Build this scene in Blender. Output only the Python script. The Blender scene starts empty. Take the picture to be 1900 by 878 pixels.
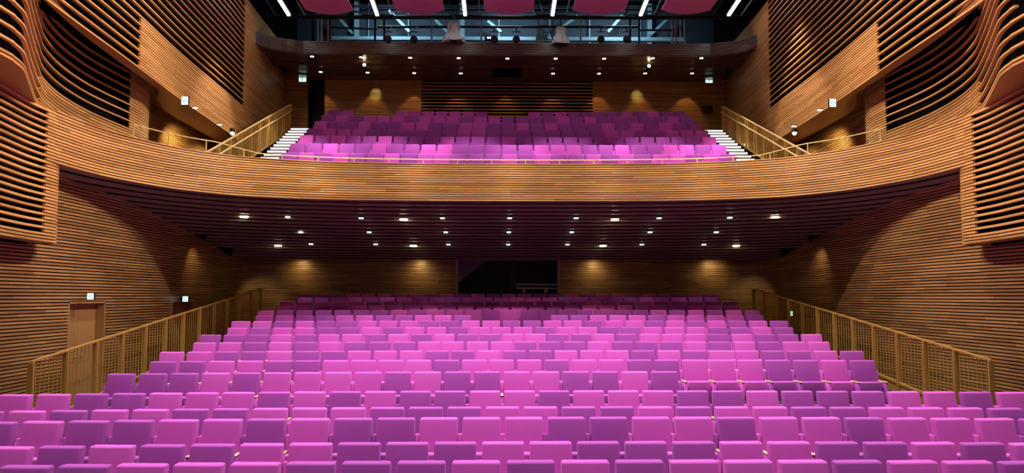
import bpy, bmesh, math, random
from mathutils import Vector, Matrix
random.seed(7)
C = bpy.context.scene.collection
CZ = 2.70                      # eye height above the front stalls floor; heights "h" below are relative to the eye
# ------------------------------------------------------------------ camera
cam = bpy.data.objects.new('camera', bpy.data.cameras.new('camera')); C.objects.link(cam)
cam.data.sensor_width = 36; cam.data.lens = 1267/1900*36
cam.location = (-.29, 0, CZ); cam.rotation_euler = (math.radians(93.2), 0, math.radians(-1.0))
cam.data.shift_y = 40.2/1900; cam.data.clip_end = 200
bpy.context.scene.camera = cam
# ------------------------------------------------------------------ world and exposure
w = bpy.data.worlds.new('world'); bpy.context.scene.world = w; w.use_nodes = True
w.node_tree.nodes['Background'].inputs[0].default_value = (.55, .42, .5, 1)
w.node_tree.nodes['Background'].inputs[1].default_value = .035
vs = bpy.context.scene.view_settings
vs.view_transform = 'Standard'; vs.look = 'None'; vs.gamma = 1; vs.use_curve_mapping = False; vs.exposure = 0.0
# ------------------------------------------------------------------ house lights, then added lamps for balcony front and side walls
WARM = (1, .92, .86)
LAMPS = []
def spot(x, y, h, power, angle=70, blend=.6, col=WARM, target=None, rad=.15, name='spot_light'):
    l = bpy.data.lights.new(name, 'SPOT'); l.energy = power; l.spot_size = math.radians(angle); l.spot_blend = blend
    l.color = col; l.shadow_soft_size = rad
    o = bpy.data.objects.new(name, l); C.objects.link(o); o.location = (x, y, h+CZ)
    if target:
        d = Vector((target[0]-x, target[1]-y, target[2]-h)); o.rotation_euler = d.to_track_quat('-Z', 'Y').to_euler()
    return o
HOUSE = [(3.0, 5, 900, 78), (8.0, 5, 1500, 78), (12.0, 5, 1950, 76), (15.6, 5, 2150, 74)]
for yy, n, pw, an in HOUSE:
    for i in range(n):
        xx = (i-(n-1)/2)*3.5
        spot(xx, yy, 11.6, pw, an, .7, target=(xx*1.0, yy+.4, -2), rad=.3); LAMPS.append((xx, yy, 11.75))
for i in range(6):
    xx = (i-2.5)*3.25+.3
    spot(xx, 21.4, 10.4, 1900, 60, .35, target=(xx*.97, 21.5, 3), rad=.12); LAMPS.append((xx, 21.4, 10.5))
for i in range(6):     # added narrow lamps, only there to brighten the balcony front
    spot((i-2.5)*2.6, 10, 12.0, 2600, 19, .6, target=((i-2.5)*2.6, 18.5, 3.5), rad=.1, col=(1, .88, .75)); LAMPS.append(((i-2.5)*2.6, 10, 12.15))
for s in (-1, 1):      # added cross lights, each brightening the side wall opposite it
    for yy, tx, th, pw in ((5.5, 8.3, 5.5, 4200), (9.5, 9.2, 4.5, 3200), (13.2, 9.6, 4.0, 2900), (17.0, 9.8, 4.5, 2000), (15.5, 9.1, 8.5, 1000)):
        spot(-s*6.3, yy, 10.8, pw*1.6, 38, .8, target=(s*tx, yy+3.4, th), rad=.2, col=(1, .86, .68)); LAMPS.append((-s*6.3, yy, 10.95))

# ------------------------------------------------------------------ pixel helper (photo frame 1900x878 -> a point at depth Y)
def at(px, py, Y):
    th = math.radians(3.2); a = (px-950)/1267; b = (479.2-py)/1267
    v = (a, math.cos(th)-b*math.sin(th), math.sin(th)+b*math.cos(th))
    c, s = math.cos(math.radians(-1)), math.sin(math.radians(-1))
    r = (v[0]*c-v[1]*s, v[0]*s+v[1]*c, v[2]); t = Y/r[1]
    return (r[0]*t-.29, Y, r[2]*t)
def at_h(px, py, h):
    p = at(px, py, 1.0); return at(px, py, h/p[2])

# ------------------------------------------------------------------ materials
def mat(name, col, rough=.6, metal=0, emit=None, estr=0, spec=.5):
    m = bpy.data.materials.new(name); m.use_nodes = True; b = m.node_tree.nodes['Principled BSDF']
    b.inputs['Base Color'].default_value = (*col, 1); b.inputs['Roughness'].default_value = rough
    b.inputs['Metallic'].default_value = metal; b.inputs['Specular IOR Level'].default_value = spec
    if emit: b.inputs['Emission Color'].default_value = (*emit, 1); b.inputs['Emission Strength'].default_value = estr
    return m
def N(nt, typ, **kw):
    n = nt.nodes.new(typ)
    for k, v in kw.items(): setattr(n, k, v)
    return n
def mathn(nt, op, a, b=None):
    n = N(nt, 'ShaderNodeMath', operation=op)
    for i, q in enumerate((a, b)):
        if q is None: continue
        if isinstance(q, (int, float)): n.inputs[i].default_value = q
        else: nt.links.new(q, n.inputs[i])
    return n.outputs[0]
def wood(name, c1, c2, rough=.42, board=1.7, uv=True, spec=.5):
    m = mat(name, c1, rough, spec=spec); nt = m.node_tree; b = nt.nodes['Principled BSDF']; L = nt.links
    oi = N(nt, 'ShaderNodeObjectInfo'); tc = N(nt, 'ShaderNodeTexCoord'); sep = N(nt, 'ShaderNodeSeparateXYZ')
    L.new(tc.outputs['UV'] if uv else tc.outputs['Object'], sep.inputs[0])
    u = mathn(nt, 'ADD', mathn(nt, 'DIVIDE', sep.outputs[0], board), mathn(nt, 'MULTIPLY', oi.outputs['Random'], 37.0))
    cell = mathn(nt, 'FLOOR', u)
    comb = N(nt, 'ShaderNodeCombineXYZ'); L.new(cell, comb.inputs[0]); L.new(oi.outputs['Random'], comb.inputs[1])
    wn = N(nt, 'ShaderNodeTexWhiteNoise', noise_dimensions='3D'); L.new(comb.outputs[0], wn.inputs['Vector'])
    mp = N(nt, 'ShaderNodeCombineXYZ'); L.new(mathn(nt, 'MULTIPLY', sep.outputs[0], 2.0), mp.inputs[0])
    L.new(mathn(nt, 'MULTIPLY', sep.outputs[1], 26.0), mp.inputs[1]); L.new(mathn(nt, 'MULTIPLY', wn.outputs['Value'], 50.0), mp.inputs[2])
    ns = N(nt, 'ShaderNodeTexNoise'); ns.inputs['Scale'].default_value = 1.5; ns.inputs['Detail'].default_value = 4
    L.new(mp.outputs[0], ns.inputs['Vector'])
    fac = mathn(nt, 'ADD', mathn(nt, 'MULTIPLY', wn.outputs['Value'], .50), mathn(nt, 'MULTIPLY', ns.outputs['Fac'], .58))
    mx = N(nt, 'ShaderNodeMix', data_type='RGBA'); L.new(fac, mx.inputs[0])
    mx.inputs[6].default_value = (*c1, 1); mx.inputs[7].default_value = (*c2, 1); L.new(mx.outputs[2], b.inputs['Base Color'])
    return m
def fabric(name, c, c2):
    m = mat(name, c, .85, spec=.25); nt = m.node_tree; b = nt.nodes['Principled BSDF']; L = nt.links
    tc = N(nt, 'ShaderNodeTexCoord'); ns = N(nt, 'ShaderNodeTexNoise'); ns.inputs['Scale'].default_value = 260; ns.inputs['Detail'].default_value = 2
    L.new(tc.outputs['Object'], ns.inputs['Vector'])
    n2 = N(nt, 'ShaderNodeTexNoise'); n2.inputs['Scale'].default_value = 9; L.new(tc.outputs['Object'], n2.inputs['Vector'])
    oi = N(nt, 'ShaderNodeObjectInfo')
    f = mathn(nt, 'ADD', mathn(nt, 'MULTIPLY', ns.outputs['Fac'], .35), mathn(nt, 'ADD', mathn(nt, 'MULTIPLY', n2.outputs['Fac'], .3), mathn(nt, 'MULTIPLY', oi.outputs['Random'], .4)))
    mx = N(nt, 'ShaderNodeMix', data_type='RGBA'); L.new(f, mx.inputs[0]); mx.inputs[6].default_value = (*c, 1); mx.inputs[7].default_value = (*c2, 1)
    L.new(mx.outputs[2], b.inputs['Base Color'])
    bp = N(nt, 'ShaderNodeBump'); bp.inputs['Strength'].default_value = .25; bp.inputs['Distance'].default_value = .002
    L.new(ns.outputs['Fac'], bp.inputs['Height']); L.new(bp.outputs[0], b.inputs['Normal'])
    b.inputs['Sheen Weight'].default_value = .15
    return m
M = dict(
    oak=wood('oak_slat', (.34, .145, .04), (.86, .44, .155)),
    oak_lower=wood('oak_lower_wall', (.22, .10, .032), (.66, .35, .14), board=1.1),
    walnut=wood('stained_ceiling_board', (.25, .19, .13), (.33, .25, .175), rough=.35, board=3),
    walnutd=wood('dark_stained_gallery_board', (.11, .06, .05), (.15, .085, .07), rough=.3, board=3),
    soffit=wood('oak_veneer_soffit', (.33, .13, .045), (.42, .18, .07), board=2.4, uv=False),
    door=wood('oak_door_veneer', (.46, .24, .09), (.56, .30, .12), board=.35, uv=False),
    black=mat('black_felt_backing', (.006, .005, .007), 1, spec=0),
    dark=mat('black_paint', (.02, .02, .024), .55),
    carpet=mat('dark_carpet', (.05, .03, .045), .95),
    step=mat('grey_stair_tread', (.12, .10, .11), .7),
    mag=fabric('magenta_wool', (.68, .085, .58), (.78, .13, .68)),
    pur=fabric('purple_wool', (.385, .058, .42), (.50, .088, .53)),
    armwood=mat('light_beech', (.75, .5, .3), .45),
    brass=mat('brass_number_plate', (.85, .6, .25), .35, .6),
    gold=mat('gold_painted_steel', (.58, .36, .075), .42, .25),
    goldl=mat('pale_gold_handrail', (.72, .52, .20), .4, .25),
    steel=mat('pale_blue_grey_steel', (.22, .33, .38), .5, .3),
    steeld=mat('dark_steel', (.02, .022, .028), .5, .4),
    red=mat('red_painted_tube', (.6, .06, .05), .5),
    panel=mat('magenta_acoustic_panel', (.85, .24, .50), .8, spec=.2),
    cloth=mat('white_plastic_cover', (.62, .68, .72), .5),
    led=mat('white_step_light', (1, 1, 1), .5, emit=(1, .93, .86), estr=1.7),
    strip=mat('white_strip_lamp', (1, 1, 1), .5, emit=(1, .93, .86), estr=14),
    down=mat('white_downlight_lens', (1, 1, 1), .5, emit=(1, .95, .9), estr=5),
    glow=mat('warm_downlight_lens', (1, 1, 1), .5, emit=(1, .88, .5), estr=14),
    exitw=mat('lit_exit_sign_face', (.8, 1, .95), .5, emit=(.62, 1, .93), estr=1.6),
    exitg=mat('green_exit_pictogram', (.0, .25, .2), .5, emit=(.0, .25, .2), estr=.5),
    plaster=mat('dark_plaster', (.11, .10, .13), .8),
    blueg=mat('dark_blue_grey_cladding', (.035, .042, .055), .7),
    pipe=mat('white_painted_pipe', (.55, .55, .6), .4),
)
# ------------------------------------------------------------------ mesh builder
class MB:
    def __init__(s): s.v = []; s.f = []; s.uv = []; s.m = []
    def poly(s, pts, uv=None, mi=0):
        n = len(s.v); s.v += [tuple(p) for p in pts]; s.f.append(tuple(range(n, n+len(pts)))); s.m.append(mi)
        s.uv += uv if uv else [(p[0]+p[1], p[2]) for p in pts]
    def box(s, x0, x1, y0, y1, z0, z1, mi=0):
        a = [(x0, y0, z0), (x1, y0, z0), (x1, y1, z0), (x0, y1, z0), (x0, y0, z1), (x1, y0, z1), (x1, y1, z1), (x0, y1, z1)]
        n = len(s.v); s.v += a
        for q in ((0, 3, 2, 1), (4, 5, 6, 7), (0, 1, 5, 4), (1, 2, 6, 5), (2, 3, 7, 6), (3, 0, 4, 7)):
            s.f.append(tuple(n+i for i in q)); s.m.append(mi); s.uv += [(a[i][0]+a[i][1], a[i][2]) for i in q]
        return s
    def tube(s, p, q, r, n=6, mi=0, r2=None, caps=True):
        p = Vector(p); q = Vector(q); d = (q-p).normalized(); r2 = r if r2 is None else r2
        a = d.orthogonal().normalized(); b = d.cross(a); k = len(s.v); Ln = (q-p).length
        for c, rr in ((p, r), (q, r2)):
            for i in range(n):
                t = 2*math.pi*(i+.5)/n; s.v.append(tuple(c+(a*math.cos(t)+b*math.sin(t))*rr))
        for i in range(n):
            j = (i+1) % n; s.f.append((k+i, k+j, k+n+j, k+n+i)); s.m.append(mi); s.uv += [(0, i/n), (0, j/n), (Ln, j/n), (Ln, i/n)]
        if caps:
            s.f.append(tuple(k+i for i in reversed(range(n)))); s.m.append(mi); s.uv += [(0, 0)]*n
            s.f.append(tuple(k+n+i for i in range(n))); s.m.append(mi); s.uv += [(0, 0)]*n
        return s
    def bar(s, p, q, w, t, up=(0, 0, 1)):       # rectangular bar from p to q
        p = Vector(p); q = Vector(q); d = (q-p).normalized(); a = d.cross(Vector(up)).normalized(); b = a.cross(d)
        k = len(s.v)
        for c in (p, q):
            for sa, sb in ((-1, -1), (1, -1), (1, 1), (-1, 1)): s.v.append(tuple(c+a*sa*w/2+b*sb*t/2))
        for fq in ((0, 1, 2, 3), (7, 6, 5, 4), (0, 4, 5, 1), (1, 5, 6, 2), (2, 6, 7, 3), (3, 7, 4, 0)):
            s.f.append(tuple(k+i for i in fq)); s.m.append(0); s.uv += [(0, 0), (0, 1), (1, 1), (1, 0)]
        return s
    def sweep(s, pts, h, t, d, mirror=False, tops=True):
        # rectangular section swept along plan path pts, height h..h+t, depth d to the left of travel
        n = len(pts); k = len(s.v); u = 0; us = []
        for i in range(n):
            a = pts[max(i-1, 0)]; b = pts[min(i+1, n-1)]; tx, ty = b[0]-a[0], b[1]-a[1]; l = math.hypot(tx, ty) or 1
            nx, ny = -ty/l, tx/l
            if i: u += math.hypot(pts[i][0]-pts[i-1][0], pts[i][1]-pts[i-1][1])
            us.append(u); x, y = pts[i][0], pts[i][1]; hh = h(x, y) if callable(h) else h
            for q in ((x, y, hh), (x, y, hh+t), (x+nx*d, y+ny*d, hh+t), (x+nx*d, y+ny*d, hh)):
                s.v.append((-q[0], q[1], q[2]) if mirror else q)
        for i in range(n-1):
            for j in range(4):
                j2 = (j+1) % 4; f = (k+4*i+j, k+4*i+j2, k+4*i+4+j2, k+4*i+4+j); uv = [(us[i], j*.1), (us[i], j*.1+.1), (us[i+1], j*.1+.1), (us[i+1], j*.1)]
                if not mirror: f = f[::-1]; uv = uv[::-1]
                s.f.append(f); s.m.append(0); s.uv += uv
        e = k+4*(n-1)
        for f in ((k, k+1, k+2, k+3), (e+3, e+2, e+1, e)):
            s.f.append(f if not mirror else f[::-1]); s.m.append(0); s.uv += [(0, 0)]*4
        return s
    def build(s, name, m, parent=None, smooth=False):
        loc = parent.location if parent else Vector((0, 0, 0))
        # walk up for parts of parts
        off = Vector((0, 0, 0)); p = parent
        while p: off += p.location; p = p.parent
        me = bpy.data.meshes.new(name); base = Vector((0, 0, CZ))
        me.from_pydata([tuple(Vector(v)+base-off) for v in s.v], [], s.f)
        uv = me.uv_layers.new(name='uv'); flat = [c for t in s.uv for c in t]; uv.data.foreach_set('uv', flat)
        ms = m if isinstance(m, list) else [m]
        for q in ms: me.materials.append(q)
        if len(ms) > 1: me.polygons.foreach_set('material_index', s.m)
        if smooth: me.polygons.foreach_set('use_smooth', [True]*len(s.f))
        me.update()
        o = bpy.data.objects.new(name, me); C.objects.link(o)
        if parent: o.parent = parent
        return o
def thing(name, label, cat=None, loc=(0, 0, 0), group=None, kind=None, rz=0):
    o = bpy.data.objects.new(name, None); C.objects.link(o); o.location = (loc[0], loc[1], loc[2]+CZ); o.rotation_euler[2] = rz
    o.empty_display_size = .1; o['label'] = label
    if cat: o['category'] = cat
    if group: o['group'] = group
    if kind: o['kind'] = kind
    return o
def tag(o, label, cat=None, group=None, kind=None):
    o['label'] = label
    if cat: o['category'] = cat
    if group: o['group'] = group
    if kind: o['kind'] = kind
    return o
def smooth_path(P, step=.2):
    out = []
    n = len(P)
    for i in range(n-1):
        p0 = P[max(i-1, 0)]; p1 = P[i]; p2 = P[i+1]; p3 = P[min(i+2, n-1)]
        k = max(2, int(math.hypot(p2[0]-p1[0], p2[1]-p1[1])/step))
        for j in range(k):
            t = j/k; t2 = t*t; t3 = t2*t
            out.append(tuple(.5*((2*p1[a])+(-p0[a]+p2[a])*t+(2*p0[a]-5*p1[a]+4*p2[a]-p3[a])*t2+(-p0[a]+3*p1[a]-3*p2[a]+p3[a])*t3) for a in (0, 1)))
    out.append(tuple(P[-1][:2])); return out
def clipy(path, y0, y1):
    out = []
    for i, p in enumerate(path):
        if i:
            a = path[i-1]; b = p
            for yc in (y0, y1):
                if (a[1]-yc)*(b[1]-yc) < 0:
                    t = (yc-a[1])/(b[1]-a[1]); out.append((a[0]+(b[0]-a[0])*t, yc))
        if y0 <= p[1] <= y1: out.append(p)
    return out
def xat(path, y):
    for a, b in zip(path, path[1:]):
        if a[1] <= y <= b[1]:
            t = (y-a[1])/((b[1]-a[1]) or 1); return a[0]+(b[0]-a[0])*t
    return path[-1][0] if y > path[-1][1] else path[0][0]
def thin(path, tol=1): return path
neg = lambda P: [(-x, y) for x, y in P]
# ------------------------------------------------------------------ plans (left side, x negative)
BAND_L = neg([(8.95, 13.3), (8.92, 14.2), (8.8, 15.0), (8.5, 15.85), (8.1, 16.6), (7.55, 17.2), (6.8, 17.72), (4.9, 18.27), (2.5, 18.48), (0, 18.52)])
BAND = smooth_path(BAND_L+[(-x, y) for x, y in BAND_L[-2::-1]], .25)
D_PLAN = smooth_path(neg([(8.0, 7), (8.45, 10), (8.7, 11.45), (8.9, 12.5), (8.95, 13.3)]), .25)
D_END = smooth_path(neg([(8.0, 7), (8.45, 10), (8.7, 11.45), (8.9, 12.5), (8.95, 13.2), (9.0, 13.5), (9.12, 13.68), (9.35, 13.78), (9.62, 13.8)]), .12)
B_PLAN = smooth_path(neg([(7.74, 8), (7.74, 10.1), (7.79, 10.5), (7.9, 10.85), (8.12, 11.25), (8.38, 11.7), (8.72, 12.3), (9.05, 12.9), (9.4, 13.6), (9.72, 14.6), (9.9, 15.7), (9.92, 16.6), (9.88, 17.4),
                          (9.88, 18), (9.96, 18.6), (10.2, 19.2), (10.65, 19.8), (11.0, 20.5), (11.2, 21.5), (11.25, 24), (11.2, 27)]), .15)
A_PLAN = smooth_path(neg([(7.9, 8), (8.35, 10.5), (8.6, 12), (8.73, 13.4), (8.92, 16.07), (9.16, 19), (9.35, 23), (9.5, 25.5), (9.6, 29.3)]), .5)
LOW = [(-9.6, 3.0), (-9.6, 10), (-9.6, 23.6)]+[(-8.0-1.6*math.cos(a*math.pi/16), 23.7+1.6*math.sin(a*math.pi/16)) for a in range(9)]+[(-1.92, 25.3)]
T = .66     # share of the pitch that is wood
# ------------------------------------------------------------------ side walls
def side_wall(side):
    mir = side == 'right'; sx = 1 if mir else -1
    low = thing('wall_'+side, f'lower {side} side wall of stalls clad in horizontal oak slats', kind='structure', loc=(sx*9.7, 14, -2.5))
    # lower wall with door openings on the left
    doors = [(14.95, 16.32), (19.6, 21.0)] if not mir else []
    p = .07
    for k in range(74):
        h = -2.5+k*p
        segs = [LOW]
        if h < -.15 and doors:
            segs = [[(-9.6, 3), (-9.6, doors[0][0])], [(-9.6, doors[0][1]), (-9.6, doors[1][0])], [(-9.6, doors[1][1])]+LOW[2:]]
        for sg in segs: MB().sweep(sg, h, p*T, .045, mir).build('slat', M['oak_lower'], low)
    b = MB()
    bl = [(-9.65, 3), (-9.65, 23.7)]+[(-8.0-1.65*math.cos(a*math.pi/16), 23.7+1.65*math.sin(a*math.pi/16)) for a in range(9)]+[(-1.9, 25.35)]
    if doors:
        b.sweep(bl, -.15, 4.0, .05, mir)
        for sg in ([(-9.65, 3), (-9.65, doors[0][0])], [(-9.65, doors[0][1]), (-9.65, doors[1][0])], [(-9.65, doors[1][1])]+bl[1:]): b.sweep(sg, -2.6, 2.45, .05, mir)
    else: b.sweep(bl, -2.6, 6.45, .05, mir)
    b.build('backing', M['black'], low)
    # box fronting the side wall and S-curved slat field
    up = thing('side_wall_cladding', f'upper {side} side wall of wavy oak slats in front of black openings', kind='structure', loc=(sx*9.2, 14, 1.0))
    for k in range(41):
        h = 1.04+k*.0625
        wide = (k % 2 == 0); full = k < 3
        path = D_END if k < 25 else D_PLAN
        y0 = 7 if full else 13.06
        if k < 25: pts = [q for q in path if q[1] >= y0-.001] if y0 < 8 else [(xat(D_PLAN, y0), y0)]+[q for q in path if q[1] > y0]
        else: pts = clipy(path, y0, 13.3)
        if k >= 25 and y0 > 13: pts = [(xat(D_PLAN, y0), y0), (-8.95, 13.3)]
        MB().sweep(pts, h, .0625*T, .05, mir).build('slat', M['oak'], up)
        if wide and not full: MB().sweep(clipy(D_PLAN, 7, 13.06), h, .042, .065, mir).build('fin', M['oak'], up)
    p = .07
    for k in range(34):
        h = 3.6+k*p; third = k % 3 == 1
        yf = 13.25 if k < 10 else 17.6
        MB().sweep(clipy(B_PLAN, yf, 26.5), h, p*T, .05, mir).build('slat', M['oak'], up)
        if third or k == 0: MB().sweep(clipy(B_PLAN, 10.02 if h < 4.5 else 10.3, yf), h+.005, .036, .06, mir).build('fin', M['oak'], up)
    for k in range(76):
        h = 5.45+k*p; third = k % 3 == 0
        y0 = 16.25 if h < 6.68 else 24.1
        MB().sweep(clipy(A_PLAN, y0, 29.3), h, p*T, .05, mir).build('slat', M['oak'], up)
        if third: MB().sweep(clipy(A_PLAN, 8, y0), h+.005, .036, .06, mir).build('fin', M['oak'], up)
    off = lambda P, d: [(x-d, y) for x, y in P]
    b = MB()
    b.sweep(off(clipy(D_PLAN, 7, 13.06), .3), .98, 2.66, .03, mir); b.sweep(off(clipy(D_END, 13.06, 13.79), .055), 1.04, 1.56, .02, mir)
    b.sweep(off(clipy(D_PLAN, 13.06, 13.3), .055), 1.04, 2.56, .03, mir)
    b.sweep([(-9.3, 13.06), (-9.0, 13.06)], 1.04, 2.56, .03, mir)
    def shell(P, d, h, t):      # backing offset along the normal
        out = []
        for i in range(len(P)):
            a = P[max(i-1, 0)]; c = P[min(i+1, len(P)-1)]; l = math.hypot(c[0]-a[0], c[1]-a[1])
            out.append((P[i][0]-(c[1]-a[1])/l*d, P[i][1]+(c[0]-a[0])/l*d))
        b.sweep(out, h, t, .03, mir)
    shell(clipy(B_PLAN, 10.02, 17.6), .34, 4.3, 1.72); shell(clipy(B_PLAN, 10.02, 13.3), .34, 3.62, .7); shell(clipy(B_PLAN, 13.25, 17.7), .06, 3.6, .69); shell(clipy(B_PLAN, 17.6, 26.5), .06, 3.0, 3.1)
    b.sweep([(-10.3, 17.6), (-9.9, 17.6)], 3.6, 2.3, .03, mir)
    shell(clipy(A_PLAN, 8, 16.25), .34, 5.47, 5.3); shell(clipy(A_PLAN, 16.25, 24.1), .34, 6.68, 4.1); shell(clipy(A_PLAN, 16.25, 29.3), .06, 5.47, 1.21); shell(clipy(A_PLAN, 24.1, 29.3), .06, 5.47, 5.3)
    b.build('backing', M['black'], up)
    # bottom lining of the boxes and the undersides
    def ruled(P, Q, h0, h1, ys, name, m):
        q = MB(); H = h0 if callable(h0) else (lambda y: h0)
        for ya, yb in zip(ys, ys[1:]):
            a, bb = P(ya), P(yb); c, d = Q(ya), Q(yb)
            pts = [(a, ya, H(ya)), (bb, yb, H(yb)), (d, yb, H(yb)), (c, ya, H(ya))]
            if mir: pts = [(-x, y, z) for x, y, z in pts][::-1]
            q.poly(pts, [(y, x) for x, y, z in pts]); top = [(x, y, z+.03) for x, y, z in pts][::-1]; q.poly(top, [(y, x) for x, y, z in top])
        return q.build(name, m, up)
    fr = lambda a, b_, n: [a+(b_-a)*i/n for i in range(n+1)]
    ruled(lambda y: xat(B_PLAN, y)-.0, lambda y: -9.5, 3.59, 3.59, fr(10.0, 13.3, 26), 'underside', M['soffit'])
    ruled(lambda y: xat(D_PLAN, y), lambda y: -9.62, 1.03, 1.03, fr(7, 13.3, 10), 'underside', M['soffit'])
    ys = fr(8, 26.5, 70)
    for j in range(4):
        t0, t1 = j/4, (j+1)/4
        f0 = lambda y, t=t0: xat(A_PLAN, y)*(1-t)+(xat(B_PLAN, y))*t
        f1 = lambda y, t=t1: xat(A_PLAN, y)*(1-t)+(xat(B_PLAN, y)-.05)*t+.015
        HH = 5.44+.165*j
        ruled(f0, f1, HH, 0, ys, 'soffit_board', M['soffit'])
        q = MB(); q.sweep([(f0(y), y) for y in ys], 5.44+.165*j-.13, .13, .02, mir) if j else None
        if j: q.build('soffit_edge', M['soffit'], up)
    q = MB(); q.box(*( (-11.4, -8.2) if not mir else (8.2, 11.4)), 17.3, 27, 3.0, 3.1); q.box(*((-9.9, -8.98) if not mir else (8.98, 9.9)), 13.3, 15.6, 3.5, 3.59); q.build('side_gallery_floor', M['carpet'], up)
    q = MB(); q.box(*((-11.5, -9.3) if not mir else (9.3, 11.5)), 26.6, 26.8, 3, 6.2); q.build('recess_end', M['black'], up)
    return low, up
wl, ul = side_wall('left'); wr, ur = side_wall('right')
# ------------------------------------------------------------------ balcony front and its underside
par = thing('balcony_front', 'curved balcony front of sixteen horizontal oak slats across the hall', kind='structure', loc=(0, 18.6, 2.6))
for k in range(16): MB().sweep(BAND, 2.6+k*.0625, .0625*T, .05).build('slat', M['oak'], par)
def offs(P, d):
    out = []
    for i in range(len(P)):
        a = P[max(i-1, 0)]; c = P[min(i+1, len(P)-1)]; l = math.hypot(c[0]-a[0], c[1]-a[1])
        out.append((P[i][0]-(c[1]-a[1])/l*d, P[i][1]+(c[0]-a[0])/l*d))
    return out
MB().sweep(offs(BAND, .05), 2.6, 1.0, .12).build('backing', M['black'], par)
MB().sweep(offs(BAND, -.01), 3.6, .025, .2).build('cap', M['oak'], par)
cb = thing('balcony_ceiling', 'dark stained stepped slat ceiling under the balcony', kind='structure', loc=(0, 22, 2))
def inside(P, xm, ym):
    return [q for q in P if abs(q[0]) <= xm and q[1] <= ym]
for i in range(19):
    d = i*.37; pts = inside(offs(BAND, d+.02), 9.95, 25.5)
    if len(pts) > 3: MB().sweep(pts, 2.6-.19*d-.01, .05, .31).build('board', M['walnut'], cb)
q = MB()
prev = None
for i in range(29):
    pts = offs(BAND, i*.25); hh = 2.665-.19*i*.25
    if prev:
        for a, b_, c, d in zip(prev[0], prev[0][1:], pts[1:], pts): q.poly([(a[0], a[1], prev[1]), (b_[0], b_[1], prev[1]), (c[0], c[1], hh), (d[0], d[1], hh)])
    prev = (pts, hh)
q.build('backing', M['black'], cb)
def xbandY(x): return min(BAND, key=lambda q: abs(q[0]-x))[1]
def ceil_h(x, y):      # height of that ceiling: distance from the balcony edge sets it
    d = min(math.hypot(x-q[0], y-q[1]) for q in BAND); return 2.59-.19*.37*math.floor(d/.37)
# ------------------------------------------------------------------ back wall of the stalls with the control room
bw = thing('wall_back', 'slatted back wall of the stalls under the balcony', kind='structure', loc=(0, 25.4, 0))
for s in (-1, 1):
    q = MB(); q.box(s*1.88-.05, s*1.88+.05, 25.18, 25.45, -1.5, 1.42); q.build('door_jamb', M['walnut'], bw)
q = MB(); q.box(-1.93, 1.93, 25.2, 25.4, 1.36, 1.5); q.build('lintel', M['walnut'], bw)
rm = thing('control_room', 'dark control room seen through the opening in the stalls back wall', kind='structure', loc=(0, 27, -.9))
q = MB(); q.box(-1.9, 1.9, 28, 28.1, -1.2, 1.7); q.box(-1.95, -1.9, 25.4, 28, -1.2, 1.7); q.box(1.9, 1.95, 25.4, 28, -1.2, 1.7); q.box(-1.95, 1.95, 25.4, 28.1, 1.6, 1.7); q.build('lining', M['plaster'], rm)
q = MB(); q.poly([(-1.9, 26.6, 1.6), (-.55, 26.6, 1.6), (-1.9, 26.6, .55)]); q.poly([(-1.9, 26.64, .55), (-.55, 26.64, 1.6), (-1.9, 26.64, 1.6)]); q.build('sloping_soffit', mat('mauve_plaster', (.42, .34, .46), .8), rm)
q = MB(); q.box(.13, .3, 25.9, 26.1, -1.2, 1.6); q.build('post', M['dark'], rm)
rail = thing('white_pipe_rail', 'pair of white pipes on clamps in the dark control room opening', 'rail', (1.0, 25.75, -.9))
for hh, y in ((.45, 528), (.3, 535)):
    a = at(957, y, 25.8); b_ = at(1034, y+.5, 25.8); MB().tube(a, b_, .035, 8).build('pipe', M['pipe'], rail)
for px in (972, 1013):
    a = at(px, 534, 25.8); MB().box(a[0]-.06, a[0]+.06, 25.75, 25.85, a[2]-.2, a[2]).build('clamp', M['pipe'], rail)
    MB().tube((a[0], 25.8, -1.2), (a[0], 25.8, a[2]), .02, 6).build('leg', M['steeld'], rail)
# ------------------------------------------------------------------ doors on the left lower wall
def door(n, y0, y1, leaves):
    d = thing('door_%d' % n, 'oak double door in the left stalls wall' if n == 1 else 'oak door further back in the left stalls wall', kind='structure', loc=(-9.7, (y0+y1)/2, -2.4))
    MB().box(-9.9, -9.6, y0-.0, y0+.03, -2.4, -.13).build('jamb', M['door'], d); MB().box(-9.9, -9.6, y1-.03, y1, -2.4, -.13).build('jamb', M['door'], d)
    MB().box(-9.9, -9.6, y0, y1, -.16, -.1).build('head', M['door'], d)
    wd = (y1-y0-.06)/leaves
    for i in range(leaves):
        q = MB(); q.box(-9.86, -9.81, y0+.03+i*wd+.004, y0+.03+(i+1)*wd-.004, -2.4, -.17); lf = q.build('leaf', M['door'], d)
        yy = y0+.03+wd*leaves/2+(-.1 if i == 0 else .1)
        q = MB(); q.tube((-9.81, yy, -1.35), (-9.74, yy, -1.35), .012, 6); q.tube((-9.75, yy, -1.35), (-9.75, yy+(-.13 if i == 0 else .13), -1.35), .011, 6); q.box(-9.815, -9.80, yy-.02, yy+.02, -1.5, -1.25); q.build('handle', M['brass'], lf)
door(1, 14.95, 16.32, 2); door(2, 19.6, 21.0, 2)
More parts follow.
